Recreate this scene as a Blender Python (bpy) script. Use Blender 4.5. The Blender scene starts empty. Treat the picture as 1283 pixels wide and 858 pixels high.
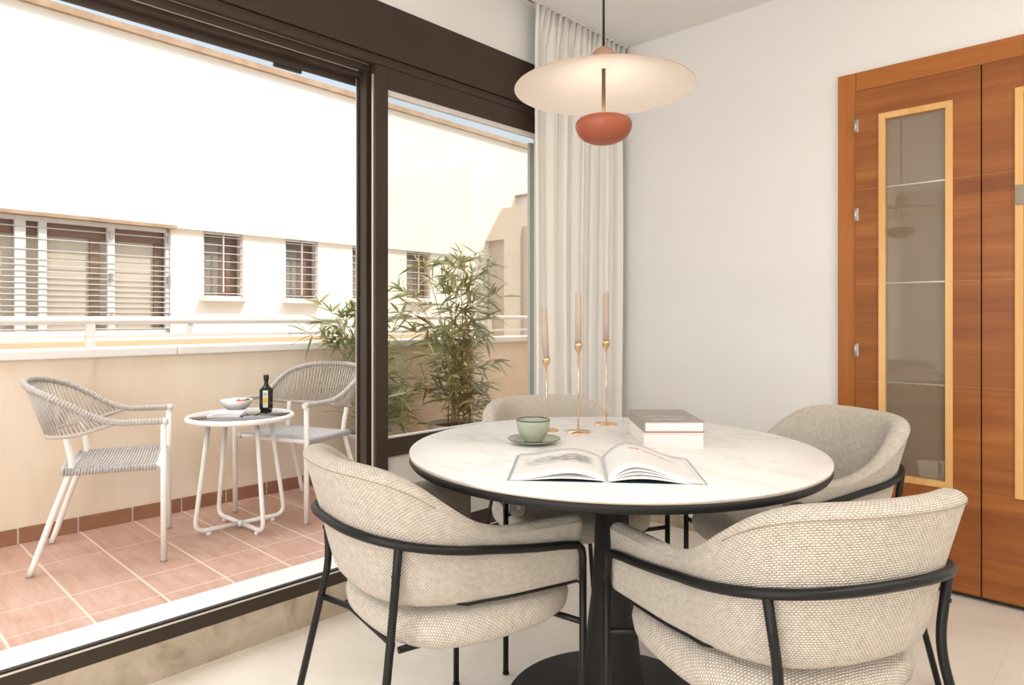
import bpy, bmesh, math, random
from mathutils import Vector, Matrix, Euler
random.seed(7)
PI = math.pi
C = bpy.context.scene.collection

# ------------------------------------------------------------------ materials
def mat(name, col=(.8,.8,.8), rough=.5, metal=0.0, spec=.5, **kw):
    m = bpy.data.materials.new(name); m.use_nodes = True
    nt = m.node_tree; b = nt.nodes['Principled BSDF']
    b.inputs['Base Color'].default_value = (*col, 1)
    b.inputs['Roughness'].default_value = rough
    b.inputs['Metallic'].default_value = metal
    b.inputs['Specular IOR Level'].default_value = spec
    for k, v in kw.items(): b.inputs[k].default_value = v
    return m
def N(m, t, **kw):
    n = m.node_tree.nodes.new(t)
    for k, v in kw.items(): setattr(n, k, v)
    return n
def L(m, a, b): m.node_tree.links.new(a, b)
def bsdf(m): return m.node_tree.nodes['Principled BSDF']
def ramp(m, fac, stops):
    r = N(m, 'ShaderNodeValToRGB'); e = r.color_ramp.elements
    while len(e) < len(stops): e.new(.5)
    for i, (p, c) in enumerate(stops): e[i].position = p; e[i].color = (*c, 1)
    L(m, fac, r.inputs[0]); return r.outputs[0]
def coords(m, kind='Object', scale=(1,1,1), rot=(0,0,0)):
    t = N(m, 'ShaderNodeTexCoord'); mp = N(m, 'ShaderNodeMapping')
    mp.inputs['Scale'].default_value = scale; mp.inputs['Rotation'].default_value = rot
    L(m, t.outputs[kind], mp.inputs[0]); return mp.outputs[0]
def noise(m, vec, scale, detail=4, rough=.5, dist=0):
    n = N(m, 'ShaderNodeTexNoise'); n.inputs['Scale'].default_value = scale
    n.inputs['Detail'].default_value = detail; n.inputs['Roughness'].default_value = rough
    n.inputs['Distortion'].default_value = dist
    L(m, vec, n.inputs['Vector']); return n.outputs['Fac']
def bump(m, h, strength=.3, dist=.002):
    b = N(m, 'ShaderNodeBump'); b.inputs['Strength'].default_value = strength
    b.inputs['Distance'].default_value = dist
    L(m, h, b.inputs['Height']); L(m, b.outputs[0], bsdf(m).inputs['Normal']); return b
def math_(m, op, a, b=None, c=None):
    n = N(m, 'ShaderNodeMath', operation=op)
    for i, v in enumerate((a, b, c)):
        if v is None: continue
        if isinstance(v, (int, float)): n.inputs[i].default_value = v
        else: L(m, v, n.inputs[i])
    return n.outputs[0]
def mixc(m, fac, a, b):
    n = N(m, 'ShaderNodeMix', data_type='RGBA')
    for i, v in ((0, fac), (6, a), (7, b)):
        if isinstance(v, (int, float)): n.inputs[i].default_value = v
        elif isinstance(v, tuple): n.inputs[i].default_value = (*v, 1)
        else: L(m, v, n.inputs[i])
    return n.outputs[2]
def setcol(m, out): L(m, out, bsdf(m).inputs['Base Color'])

def noisy(name, c1, c2, scale=3, rough=.6, bs=0, bscale=60, stretch=(1,1,1), spec=.5, metal=0):
    m = mat(name, c1, rough, metal, spec)
    v = coords(m, scale=stretch)
    setcol(m, ramp(m, noise(m, v, scale, 5, .6), [(.3, c1), (.7, c2)]))
    if bs: bump(m, noise(m, v, bscale, 3), bs, .002)
    return m

M = {}
M['wall'] = noisy('wall_paint', (.80,.785,.765), (.82,.805,.785), 1.5, .85, .06, 160)
M['ceil'] = noisy('ceiling_paint', (.80,.79,.775), (.82,.81,.795), 1.5, .9)
M['brown'] = noisy('brown_aluminium', (.042,.028,.020), (.050,.034,.024), 2, .45, 0, spec=.3)
M['dkbrown'] = mat('dark_brown_gasket', (.018,.013,.010), .5)
M['alu'] = mat('bare_aluminium', (.80,.74,.68), .35, .6)
M['shutter'] = mat('shutter_slats', (.05,.034,.025), .5)
M['black'] = mat('black_powder_coat', (.006,.0055,.0055), .42, 0, .32)
M['tblack'] = noisy('table_black_steel', (.010,.0095,.010), (.013,.012,.012), 8, .5, spec=.3)
M['white_metal'] = mat('white_powder_coat', (.86,.84,.81), .35)
M['railwhite'] = mat('rail_white_lacquer', (.60,.56,.52), .4)
M['cord'] = noisy('grey_rope', (.46,.42,.385), (.56,.52,.48), 60, .8)
M['cordseat'] = noisy('grey_rope_seat', (.40,.385,.38), (.50,.48,.47), 60, .8)
M['marble_sill'] = noisy('white_marble_sill', (.80,.77,.74), (.86,.84,.81), 4, .35)
M['facade'] = noisy('facade_render', (.86,.76,.64), (.89,.80,.69), .8, .9, .1, 40)
M['facade_low'] = noisy('facade_tan_base', (.62,.42,.26), (.68,.48,.31), 2, .9)
M['facade_roof'] = noisy('roof_edge_tiles', (.36,.23,.14), (.50,.35,.24), 5, .9)
M['facade_shadow'] = noisy('beige_facade_shadow', (.50,.39,.29), (.55,.44,.34), .8, .9)  # darker beige stands in for a shadow cast on the facade
M['facade_shadow_pale'] = noisy('pale_beige_facade_shadow', (.60,.49,.39), (.65,.54,.44), .8, .9)  # paler part of the same painted facade shadow
M['sillterra'] = mat('window_sill_stone', (.80,.66,.52), .7)
M['winframe'] = mat('white_window_lacquer', (.72,.68,.65), .45)
M['winpane'] = noisy('curtained_pane', (.54,.47,.37), (.66,.58,.48), 3, .35, stretch=(1,1,.3))
M['winpane_dark'] = noisy('dark_pane', (.17,.11,.08), (.27,.19,.14), 5, .2, stretch=(1,1,.3))
M['winpane_mid'] = noisy('grey_pane', (.24,.215,.18), (.36,.32,.27), 4, .3)
M['winpane_brown'] = mat('brown_roller_box', (.24,.14,.10), .5)
M['skirt'] = noisy('brown_skirting_tile', (.27,.125,.07), (.34,.17,.10), 6, .45)
M['ground'] = mat('street_ground', (.35,.33,.30), .9)
M['gold'] = mat('rose_gold', (.83,.58,.36), .2, 1)
M['candle'] = noisy('dusty_pink_wax', (.46,.36,.29), (.51,.40,.33), 20, .55)
M['wick'] = mat('wick', (.75,.68,.6), .8)
M['sage'] = noisy('sage_stoneware', (.34,.375,.285), (.42,.45,.35), 30, .28)
M['rimdark'] = mat('dark_glaze_edge', (.06,.05,.035), .3)
M['coffee'] = mat('coffee', (.05,.025,.012), .15)
M['page'] = mat('book_page_paper', (.84,.825,.81), .6)
M['pagepink'] = noisy('page_block_warm_white', (.76,.72,.71), (.84,.80,.79), 3, .7, stretch=(1,1,150))
M['cover_blue'] = mat('dark_teal_endpaper', (.025,.06,.085), .5)
M['cover_white'] = mat('pale_cover', (.66,.68,.68), .4)
M['cover_lblue'] = mat('light_blue_cover_edge', (.36,.46,.50), .5)
M['taupe'] = noisy('taupe_cover', (.28,.25,.22), (.33,.29,.26), 10, .4)
M['cream_cover'] = mat('cream_cover', (.80,.76,.68), .5)
M['redline'] = mat('red_brown_board', (.35,.10,.07), .5)
M['ink'] = mat('white_ink', (.78,.75,.72), .5)
M['shade_top'] = mat('shade_outer_blush', (.48,.30,.22), .5)
M['shade_in'] = mat('shade_inner_cream', (.86,.80,.74), .55)
M['brass'] = mat('brushed_brass_brown', (.16,.095,.055), .6, .2)
M['dome'] = mat('blush_ceramic', (.36,.20,.13), .55)
M['terra'] = noisy('terracotta_lacquer', (.30,.073,.034), (.34,.085,.040), 8, .45)
M['blackcord'] = mat('black_cable', (.01,.009,.009), .5)
M['bottle'] = mat('dark_green_bottle', (.012,.016,.006), .08)
M['label_white'] = mat('label_white', (.74,.73,.70), .6)
M['label_black'] = mat('label_black', (.015,.015,.015), .4)
M['yellow'] = mat('label_yellow', (.80,.50,.03), .6)
M['ceramic'] = mat('white_ceramic', (.82,.80,.77), .25)
M['tomato'] = mat('tomato_red', (.65,.04,.02), .3)
M['greenfood'] = mat('olive_leaf', (.05,.06,.02), .4)
M['soil'] = mat('soil', (.06,.04,.03), .9)
M['pot'] = noisy('greige_pot', (.52,.48,.43), (.58,.54,.48), 6, .8)
M['stem'] = noisy('bamboo_cane', (.30,.24,.11), (.36,.30,.15), 20, .5)
M['screen'] = mat('frosted_green_glass_edge', (.50,.53,.48), .25)
M['frosted'] = mat('frosted_greige_pane', (.60,.57,.53), .3)
M['steel'] = mat('satin_steel', (.52,.49,.45), .35, .9)
M['rubber'] = mat('grey_foot', (.35,.33,.31), .7)
M['etched'] = mat('etched_line', (.42,.37,.30), .25, .8)

def leafmat():
    m = mat('bamboo_leaf', (.10,.16,.03), .5)
    i = N(m, 'ShaderNodeObjectInfo'); g = N(m, 'ShaderNodeNewGeometry')
    c = ramp(m, g.outputs['Random Per Island'], [(0, (.14,.16,.06)), (.45, (.29,.32,.14)), (.8, (.47,.48,.24)), (1, (.54,.47,.28))])
    setcol(m, c)
    tr = N(m, 'ShaderNodeBsdfTranslucent'); L(m, c, tr.inputs[0])
    mx = N(m, 'ShaderNodeMixShader'); mx.inputs[0].default_value = .35
    L(m, bsdf(m).outputs[0], mx.inputs[1]); L(m, tr.outputs[0], mx.inputs[2])
    L(m, mx.outputs[0], m.node_tree.nodes['Material Output'].inputs[0]); return m
M['leaf'] = leafmat()

def glassmat(name, tint, refl=.06, f=1.0):
    m = mat(name, (1,1,1)); nt = m.node_tree
    t = N(m, 'ShaderNodeBsdfTransparent'); t.inputs[0].default_value = (*tint, 1)
    g = N(m, 'ShaderNodeBsdfGlossy'); g.inputs['Roughness'].default_value = .01
    fr = N(m, 'ShaderNodeFresnel'); fr.inputs[0].default_value = 1.45
    mx = N(m, 'ShaderNodeMixShader')
    geo = N(m, 'ShaderNodeNewGeometry'); front = math_(m, 'SUBTRACT', 1.0, geo.outputs['Backfacing'])
    L(m, math_(m, 'MULTIPLY', math_(m, 'MULTIPLY_ADD', fr.outputs[0], f, refl), front), mx.inputs[0])
    L(m, t.outputs[0], mx.inputs[1]); L(m, g.outputs[0], mx.inputs[2])
    L(m, mx.outputs[0], nt.nodes['Material Output'].inputs[0]); return m
M['glass'] = glassmat('clear_window_glass', (.95,.955,.945), .075)
M['smoked'] = mat('smoked_table_glass', (.05,.045,.045), .04, 0, 1.0)
M['doorglass'] = mat('bronze_mirror_glass', (.215,.165,.115), .02, 0, 1.0)

def curtainmat():
    m = mat('cream_curtain_linen', (.96,.94,.90), .85)
    v = coords(m, 'Object'); bump(m, noise(m, v, 400, 2), .15, .001)
    tr = N(m, 'ShaderNodeBsdfTranslucent'); tr.inputs[0].default_value = (.92,.88,.80,1)
    mx = N(m, 'ShaderNodeMixShader'); mx.inputs[0].default_value = .25
    L(m, bsdf(m).outputs[0], mx.inputs[1]); L(m, tr.outputs[0], mx.inputs[2])
    L(m, mx.outputs[0], m.node_tree.nodes['Material Output'].inputs[0]); return m
M['curtain'] = curtainmat()

def fabricmat():
    m = mat('cream_basket_weave', (.7,.63,.53), .9, spec=.2)
    uv = coords(m, 'UV')
    nz = N(m, 'ShaderNodeTexNoise'); nz.inputs['Scale'].default_value = 70; L(m, uv, nz.inputs['Vector'])
    mp = N(m, 'ShaderNodeVectorMath', operation='MULTIPLY_ADD')
    L(m, nz.outputs['Color'], mp.inputs[0]); mp.inputs[1].default_value = (.0026,.0026,0); L(m, uv, mp.inputs[2])
    sp = N(m, 'ShaderNodeSeparateXYZ'); L(m, mp.outputs[0], sp.inputs[0])
    # woven nubs: two sine fields, alternating in rows
    row = math_(m, 'MULTIPLY', sp.outputs[1], 1/.0050)
    fl = math_(m, 'FLOOR', row); off = math_(m, 'MULTIPLY', math_(m, 'MODULO', fl, 2.0), .5)
    colx = math_(m, 'ADD', math_(m, 'MULTIPLY', sp.outputs[0], 1/.0082), off)
    a = math_(m, 'ABSOLUTE', math_(m, 'SINE', math_(m, 'MULTIPLY', colx, PI)))
    b = math_(m, 'ABSOLUTE', math_(m, 'SINE', math_(m, 'MULTIPLY', row, PI)))
    hgt = math_(m, 'POWER', math_(m, 'MULTIPLY', a, b), .6)
    fine = noise(m, uv, 900, 2)
    h2 = math_(m, 'MULTIPLY_ADD', fine, .35, hgt)
    big = noise(m, uv, 60, 3)
    k = math_(m, 'MULTIPLY_ADD', big, .5, math_(m, 'MULTIPLY', hgt, .75))
    setcol(m, ramp(m, k, [(.15, (.26,.21,.155)), (.55, (.60,.53,.45)), (1.0, (.80,.74,.67))]))
    bump(m, h2, .9, .0026)
    return m
M['fabric'] = fabricmat()
M['seam'] = mat('seam_thread', (.32,.26,.20), .9)

def woodmat(name, c1, c2, c3, horiz=True, sc=1.0):
    m = mat(name, c1, .42, 0, .3)
    s = (1.2, 1.2, 22) if horiz else (22, 22, 1.2)
    v = coords(m, scale=tuple(k*sc for k in s))
    n1 = noise(m, v, 1.0, 6, .6, .6)
    v2 = coords(m, scale=(1.0,1.0,5) if horiz else (5,5,1.0))
    n2 = noise(m, v2, 1.3, 3, .5, .3)
    k = math_(m, 'MULTIPLY_ADD', n2, .5, math_(m, 'MULTIPLY', n1, .5))
    setcol(m, ramp(m, k, [(.34, c1), (.5, c2), (.66, c3)]))
    bump(m, n1, .08, .001); return m
M['veneer'] = woodmat('cherry_veneer', (.20,.058,.013), (.29,.093,.020), (.40,.150,.037))
M['casing'] = woodmat('cherry_casing', (.33,.10,.020), (.40,.135,.028), (.46,.17,.040), False)
M['casing_h'] = woodmat('cherry_casing_head', (.33,.10,.020), (.40,.135,.028), (.46,.17,.040), True)
M['maple'] = woodmat('honey_maple', (.66,.36,.12), (.74,.43,.16), (.80,.50,.21), False)
M['joint'] = mat('veneer_joint', (.60,.30,.12), .4)

def floormat():
    m = mat('cream_marble_floor', (.8,.74,.66), .16, 0, .5)
    v = coords(m)
    n = noise(m, v, 1.6, 8, .6, 1.2); n2 = noise(m, v, 14, 4)
    base = ramp(m, n, [(.3, (.70,.62,.53)), (.52, (.79,.72,.63)), (.75, (.85,.79,.72))])
    sp = N(m, 'ShaderNodeSeparateXYZ'); L(m, v, sp.inputs[0])
    def line(ax, o, p, w):
        f_ = math_(m, 'FRACT', math_(m, 'DIVIDE', math_(m, 'SUBTRACT', ax, o-p*50), p))
        d = math_(m, 'MULTIPLY', math_(m, 'SUBTRACT', .5, math_(m, 'ABSOLUTE', math_(m, 'SUBTRACT', f_, .5))), p)
        return math_(m, 'LESS_THAN', d, w)
    g = math_(m, 'MAXIMUM', line(sp.outputs[1], 2.875, .6, .0012), line(sp.outputs[0], .25, .6, .0012))
    setcol(m, mixc(m, math_(m, 'MULTIPLY', g, .3), base, (.50,.42,.33)))
    L(m, math_(m, 'MULTIPLY_ADD', n2, .08, .10), bsdf(m).inputs['Roughness'])
    return m
M['floor'] = floormat()
def stepmat():
    m = mat('beige_marble_riser', (.6,.5,.4), .3)
    v = coords(m); n = noise(m, v, 6, 8, .65, 1.5)
    setcol(m, ramp(m, n, [(.3, (.33,.26,.18)), (.47, (.47,.385,.285)), (.56, (.51,.42,.32)), (.75, (.61,.53,.43))])); return m
M['step'] = stepmat()
def tilemat():
    m = mat('terracotta_tiles', (.6,.35,.25), .5)
    v = coords(m); sp = N(m, 'ShaderNodeSeparateXYZ'); L(m, v, sp.inputs[0])
    f_ = math_(m, 'FRACT', math_(m, 'DIVIDE', math_(m, 'SUBTRACT', sp.outputs[1], .671-.2355*50), .2355))
    d = math_(m, 'MULTIPLY', math_(m, 'SUBTRACT', .5, math_(m, 'ABSOLUTE', math_(m, 'SUBTRACT', f_, .5))), .2355)
    g = math_(m, 'LESS_THAN', d, .0042)
    for x0 in (-3.32, -2.88, -2.64):
        g = math_(m, 'MAXIMUM', g, math_(m, 'LESS_THAN', math_(m, 'ABSOLUTE', math_(m, 'SUBTRACT', sp.outputs[0], x0)), .0028))
    n = noise(m, v, 2.2, 5, .6, .8); n2 = noise(m, coords(m, scale=(1,6,1)), 5, 5, .6, 1)
    k = math_(m, 'MULTIPLY_ADD', n2, .5, math_(m, 'MULTIPLY', n, .5))
    base = ramp(m, k, [(.36, (.46,.27,.20)), (.5, (.55,.345,.27)), (.64, (.62,.43,.35))])
    setcol(m, mixc(m, g, base, (.78,.64,.52)))
    bump(m, math_(m, 'SUBTRACT', 1.0, g), .3, .003); return m
M['tiles'] = tilemat()
def parapetmat():
    m = mat('cream_stucco', (.8,.66,.5), .9)
    v = coords(m, scale=(1,2.2,.5)); n = noise(m, v, 1.6, 7, .55, 1.2); n2 = noise(m, coords(m), 90, 3)
    setcol(m, ramp(m, n, [(.25, (.72,.57,.42)), (.42, (.80,.68,.535)), (.62, (.83,.73,.60)), (.8, (.84,.75,.63))]))
    bump(m, n2, .15, .003); return m
M['parapet'] = parapetmat()
def topmat():
    m = mat('white_marble_ceramic', (.85,.84,.82), .3)
    v = coords(m, rot=(0,0,.62), scale=(1,3.2,1))
    n = noise(m, v, 1.7, 7, .55, .9)
    d = math_(m, 'ABSOLUTE', math_(m, 'SUBTRACT', n, .5))
    v2 = noise(m, coords(m), 2.3, 3)
    vein = math_(m, 'MULTIPLY', math_(m, 'SUBTRACT', 1.0, math_(m, 'MINIMUM', math_(m, 'MULTIPLY', d, 34), 1.0)), math_(m, 'MULTIPLY', v2, .75))
    setcol(m, mixc(m, vein, (.87,.855,.83), (.56,.53,.50)))
    return m
M['tabletop'] = topmat()
def pagemat(name, right):
    m = mat(name, (.86,.85,.84), .5)
    t = N(m, 'ShaderNodeTexCoord'); sp = N(m, 'ShaderNodeSeparateXYZ'); L(m, t.outputs['UV'], sp.inputs[0])
    u, v = sp.outputs[0], sp.outputs[1]
    def band(x, a, b, s):
        lo = N(m, 'ShaderNodeMapRange', interpolation_type='SMOOTHSTEP'); L(m, x, lo.inputs[0]); lo.inputs[1].default_value = a-s; lo.inputs[2].default_value = a+s
        hi = N(m, 'ShaderNodeMapRange', interpolation_type='SMOOTHSTEP'); L(m, x, hi.inputs[0]); hi.inputs[1].default_value = b-s; hi.inputs[2].default_value = b+s
        return math_(m, 'MULTIPLY', lo.outputs[0], math_(m, 'SUBTRACT', 1.0, hi.outputs[0]))
    if not right:   # printed grey landscape band
        n = noise(m, coords(m, 'UV', scale=(1,3,1)), 7, 6, .7, .5)
        k = math_(m, 'MULTIPLY', band(u, .12, .86, .08), band(v, .42, .72, .10))
        k = math_(m, 'MULTIPLY', k, ramp(m, n, [(.38, (0,0,0)), (.56, (1,1,1))]))
        k = math_(m, 'MULTIPLY', k, math_(m, 'MULTIPLY_ADD', u, .85, .35))
        setcol(m, mixc(m, k, (.84,.825,.81), (.07,.06,.05)))
    else:           # a short row of pink and dark marks
        n = noise(m, coords(m, 'UV', scale=(1.2,4,1)), 14, 3, .6)
        dy = math_(m, 'ABSOLUTE', math_(m, 'SUBTRACT', v, math_(m, 'MULTIPLY_ADD', u, -.10, .77)))
        k = math_(m, 'MULTIPLY', band(u, .30, .82, .04), math_(m, 'LESS_THAN', dy, .030))
        k = math_(m, 'MULTIPLY', k, math_(m, 'GREATER_THAN', n, .50))
        setcol(m, mixc(m, k, (.82,.805,.79), (.50,.07,.12)))
    return m
M['pageL'] = pagemat('printed_page_left', False)
M['pageR'] = pagemat('printed_page_right', True)

# ------------------------------------------------------------------ helpers
def tag(o, label=None, cat=None, group=None, kind=None):
    for k, v in (('label', label), ('category', cat), ('group', group), ('kind', kind)):
        if v: o[k] = v
    return o
def empty(name, loc=(0,0,0), rz=0, label=None, cat=None, group=None, kind=None):
    o = bpy.data.objects.new(name, None); C.objects.link(o)
    o.location = loc; o.rotation_euler = (0,0,rz); o.empty_display_size = .1
    return tag(o, label, cat, group, kind)
def copy_tree(o, parent=None):
    c = o.copy(); C.objects.link(c)
    if parent is not None:
        c.parent = parent; c.matrix_parent_inverse = o.matrix_parent_inverse.copy()
    for ch in list(o.children): copy_tree(ch, c)
    return c

class MB:
    def __init__(s): s.bm = bmesh.new(); s.mats = []; s.uv = s.bm.loops.layers.uv.new('UVMap'); s.cur = 0; s.sm = False
    def m(s, material):
        if material not in s.mats: s.mats.append(material)
        s.cur = s.mats.index(material); return s
    def smooth(s, v=True): s.sm = v; return s
    def face(s, vs, uvs=None):
        try: f = s.bm.faces.new(vs)
        except ValueError: return None
        f.material_index = s.cur; f.smooth = s.sm
        if uvs:
            for lp, u in zip(f.loops, uvs): lp[s.uv].uv = u
        return f
    def box(s, x0, x1, y0, y1, z0, z1, mtx=None, bev=0):
        co = [(x0,y0,z0),(x1,y0,z0),(x1,y1,z0),(x0,y1,z0),(x0,y0,z1),(x1,y0,z1),(x1,y1,z1),(x0,y1,z1)]
        if bev > 0:
            b2 = bmesh.new(); vs = [b2.verts.new(c) for c in co]
            for q in ((3,2,1,0),(4,5,6,7),(0,1,5,4),(1,2,6,5),(2,3,7,6),(3,0,4,7)): b2.faces.new([vs[i] for i in q])
            bmesh.ops.bevel(b2, geom=list(b2.edges), offset=bev, segments=2, affect='EDGES', profile=.6)
            mp = {}
            for v in b2.verts:
                c = v.co if mtx is None else mtx @ v.co
                mp[v] = s.bm.verts.new(c)
            for f in b2.faces: s.face([mp[v] for v in f.verts])
            b2.free(); return s
        vs = [s.bm.verts.new(Vector(c) if mtx is None else mtx @ Vector(c)) for c in co]
        for q in ((3,2,1,0),(4,5,6,7),(0,1,5,4),(1,2,6,5),(2,3,7,6),(3,0,4,7)): s.face([vs[i] for i in q])
        return s
    def tube(s, pts, r, n=10, closed=False, caps=True, flat=1.0):
        pts = [Vector(p) for p in pts]; K = len(pts)
        rs = r if isinstance(r, (list, tuple)) else [r]*K
        T = []
        for i in range(K):
            a = pts[i-1] if (i > 0 or closed) else pts[i]; b = pts[(i+1) % K] if (i < K-1 or closed) else pts[i]
            t = (b-a); t = t.normalized() if t.length > 1e-9 else Vector((0,0,1)); T.append(t)
        up = Vector((0,0,1)) if abs(T[0].z) < .9 else Vector((1,0,0))
        n0 = (up - T[0]*up.dot(T[0])).normalized(); rings = []; L_ = 0
        Ls = [0]
        for i in range(K):
            if i > 0:
                ax = T[i-1].cross(T[i])
                if ax.length > 1e-8:
                    n0 = Matrix.Rotation(T[i-1].angle(T[i]), 3, ax.normalized()) @ n0
                L_ += (pts[i]-pts[i-1]).length; Ls.append(L_)
            b0 = T[i].cross(n0)
            rings.append([s.bm.verts.new(pts[i] + (n0*math.cos(2*PI*k/n) + b0*math.sin(2*PI*k/n)*flat)*rs[i]) for k in range(n)])
        sm = s.sm; s.sm = True
        for i in range(K if closed else K-1):
            A, B = rings[i], rings[(i+1) % K]
            for k in range(n):
                s.face([A[k], A[(k+1)%n], B[(k+1)%n], B[k]], [(Ls[i], k/n*.06), (Ls[i], (k+1)/n*.06), (Ls[i]+.01, (k+1)/n*.06), (Ls[i]+.01, k/n*.06)])
        s.sm = sm
        if caps and not closed:
            s.face(list(reversed(rings[0]))); s.face(rings[-1])
        return s
    def lathe(s, prof, c=(0,0,0), n=48, cap=True, sx=1, sy=1):
        rings = []
        for (r, z) in prof:
            if r < 1e-6: rings.append([s.bm.verts.new((c[0], c[1], c[2]+z))])
            else: rings.append([s.bm.verts.new((c[0]+r*sx*math.cos(2*PI*k/n), c[1]+r*sy*math.sin(2*PI*k/n), c[2]+z)) for k in range(n)])
        sm = s.sm; s.sm = True
        for A, B in zip(rings[:-1], rings[1:]):
            for k in range(n):
                a = A[k] if len(A) > 1 else A[0]; a2 = A[(k+1)%n] if len(A) > 1 else A[0]
                b = B[k] if len(B) > 1 else B[0]; b2 = B[(k+1)%n] if len(B) > 1 else B[0]
                vs = []
                for v in (a, a2, b2, b):
                    if v not in vs: vs.append(v)
                if len(vs) > 2: s.face(vs)
        s.sm = sm
        if cap:
            if len(rings[0]) > 1: s.face(list(reversed(rings[0])))
            if len(rings[-1]) > 1: s.face(rings[-1])
        return s
    def build(s, name, parent=None, sub=0, auto=None, loc=None, bevel=0):
        bmesh.ops.recalc_face_normals(s.bm, faces=s.bm.faces)
        me = bpy.data.meshes.new(name); s.bm.to_mesh(me); s.bm.free()
        for m_ in s.mats: me.materials.append(m_)
        o = bpy.data.objects.new(name, me); C.objects.link(o)
        if parent is not None: o.parent = parent
        if loc: o.location = loc
        if bevel:
            b = o.modifiers.new('bev', 'BEVEL'); b.width = bevel; b.segments = 2; b.limit_method = 'ANGLE'
        if sub:
            u = o.modifiers.new('sub', 'SUBSURF'); u.levels = sub; u.render_levels = sub
        return o
def mb(m_, smooth=False): return MB().m(m_).smooth(smooth)
def catmull(P, n=8, closed=False):
    P = [Vector(p) for p in P]; out = []; K = len(P)
    for i in range(K if closed else K-1):
        p1, p2 = P[i], P[(i+1)%K]
        p0 = P[i-1] if (i > 0 or closed) else p1*2-p2
        p3 = P[(i+2)%K] if (i+2 < K or closed) else p2*2-p1
        for k in range(n):
            t = k/n
            out.append(.5*((2*p1)+(p2-p0)*t+(2*p0-5*p1+4*p2-p3)*t*t+(3*p1-p0-3*p2+p3)*t**3))
    if not closed: out.append(P[-1])
    return out
def fillet(P, r, n=6):
    """polyline with rounded corners"""
    P = [Vector(p) for p in P]; out = [P[0]]
    for i in range(1, len(P)-1):
        a, b, c = P[i-1], P[i], P[i+1]
        d1 = (a-b); d2 = (c-b); k = min(r, d1.length*.45, d2.length*.45)
        s, e = b+d1.normalized()*k, b+d2.normalized()*k
        for j in range(n+1):
            t = j/n; out.append(s*(1-t)**2+b*2*t*(1-t)+e*t*t)
    out.append(P[-1]); return out
def sstep(a, b, x):
    t = min(1, max(0, (x-a)/(b-a))); return t*t*(3-2*t)

# ================================================================== THE SETTING
XW = -2.222          # inner face of the window wall
YW = 3.226           # face of the wall with the door
ZC = 2.655
def struct(name, b, parent=None, **k):
    o = b.build(name, parent, **k)
    if parent is None: o['kind'] = 'structure'
    return o
struct('floor', mb(M['floor']).box(XW, 2.0, -3.0, YW, -.06, 0))
struct('ceiling', mb(M['ceil']).box(-2.45, 2.1, -3.1, YW+.1, ZC, ZC+.10))
struct('wall_back', mb(M['wall']).box(-2.45, 2.1, YW, YW+.15, -.06, ZC))
struct('wall_right', mb(M['wall']).box(2.0, 2.15, -3.0, YW, -.06, ZC))
# rear wall (behind the camera) with a wide opening, invented to frame the fill light
b = mb(M['wall'])
b.box(-2.45, -1.5, -3.15, -3.0, -.06, ZC).box(1.5, 2.15, -3.15, -3.0, -.06, ZC).box(-1.5, 1.5, -3.15, -3.0, 2.4, ZC).box(-1.5, 1.5, -3.15, -3.0, -.06, .25)
struct('wall_front', b)
# window wall: strip above the shutter box, the pieces beside the opening
Y0, Y1 = -2.3, 2.75
b = mb(M['wall'])
b.box(-2.45, XW, -3.0, YW, 2.379, ZC).box(-2.45, XW, -3.0, Y0, -.06, 2.379).box(-2.45, XW, Y1, YW, -.06, 2.379)
struct('wall_window', b)
# riser (beige marble) and white sill
struct('trim_1', mb(M['step']).box(-2.245, XW, Y0, Y1, -.06, .117, bev=.002))
struct('trim_2', mb(M['marble_sill']).box(-2.497, -2.2455, -2.6, 5.2, .04, .125, bev=.004))
struct('baseboard_back', mb(M['step']).box(XW, -1.03, YW-.012, YW, 0, .07, bev=.002))

# window frame: everything fixed around the sliding leaves
win = empty('window_1', (XW, Y0, .117)); win['kind'] = 'structure'
wi = Matrix.Translation(Vector((-XW, -Y0, -.117)))
def wpart(name, b, parent=win, **k):
    o = b.build(name, parent, **k)
    if parent is win: o.matrix_parent_inverse = Matrix.Identity(4); o.location = (-XW, -Y0, -.117)
    return o
b = mb(M['brown'])
b.box(-2.36, XW+.004, Y0, Y1, 2.168, 2.379, bev=.002)                   # box cover
wpart('shutter_box', b)
b = mb(M['brown'])
b.box(-2.36, XW-.006, Y0, Y1, 2.150, 2.166).box(-2.36, XW, Y0, Y1, 2.128, 2.150, bev=.0015)
b.box(-2.36, -2.262, Y0, Y1, 2.108, 2.130, bev=.0015).box(-2.36, -2.30, Y0, Y1, 2.092, 2.110)
b.m(M['dkbrown']).box(-2.355, XW-.012, Y0, Y1, 2.163, 2.172)
b.m(M['alu']).box(-2.256, -2.252, Y0, 1.545, 2.1275, 2.1300).box(-2.292, -2.288, Y0, 1.52, 2.1055, 2.1085)
b.m(M['brown']).box(-2.36, XW, Y0-.0, Y0+.06, .178, 2.13)                # left jamb (out of frame)
wpart('head_frame', b)
# bottom track
b = mb(M['brown'])
b.box(-2.245, XW, Y0, Y1, .1175, .161, bev=.001)
b.m(M['dkbrown']).box(-2.2450, -2.2290, Y0, Y1, .160, .1720)
b.m(M['alu']).box(-2.2265, -2.2235, Y0, Y1, .160, .1665)
wpart('bottom_track', b)
# shutter curtain pulled a little way down over the left opening
b = mb(M['shutter'])
for i in range(3):
    z = 2.068+i*.042
    b.box(-2.362, -2.350, Y0+.03, 1.60, z, z+.040, bev=.003)
b.m(M['dkbrown']).box(-2.366, -2.352, 1.20, 1.31, 2.056, 2.068)
wpart('roller_shutter', b)
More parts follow.
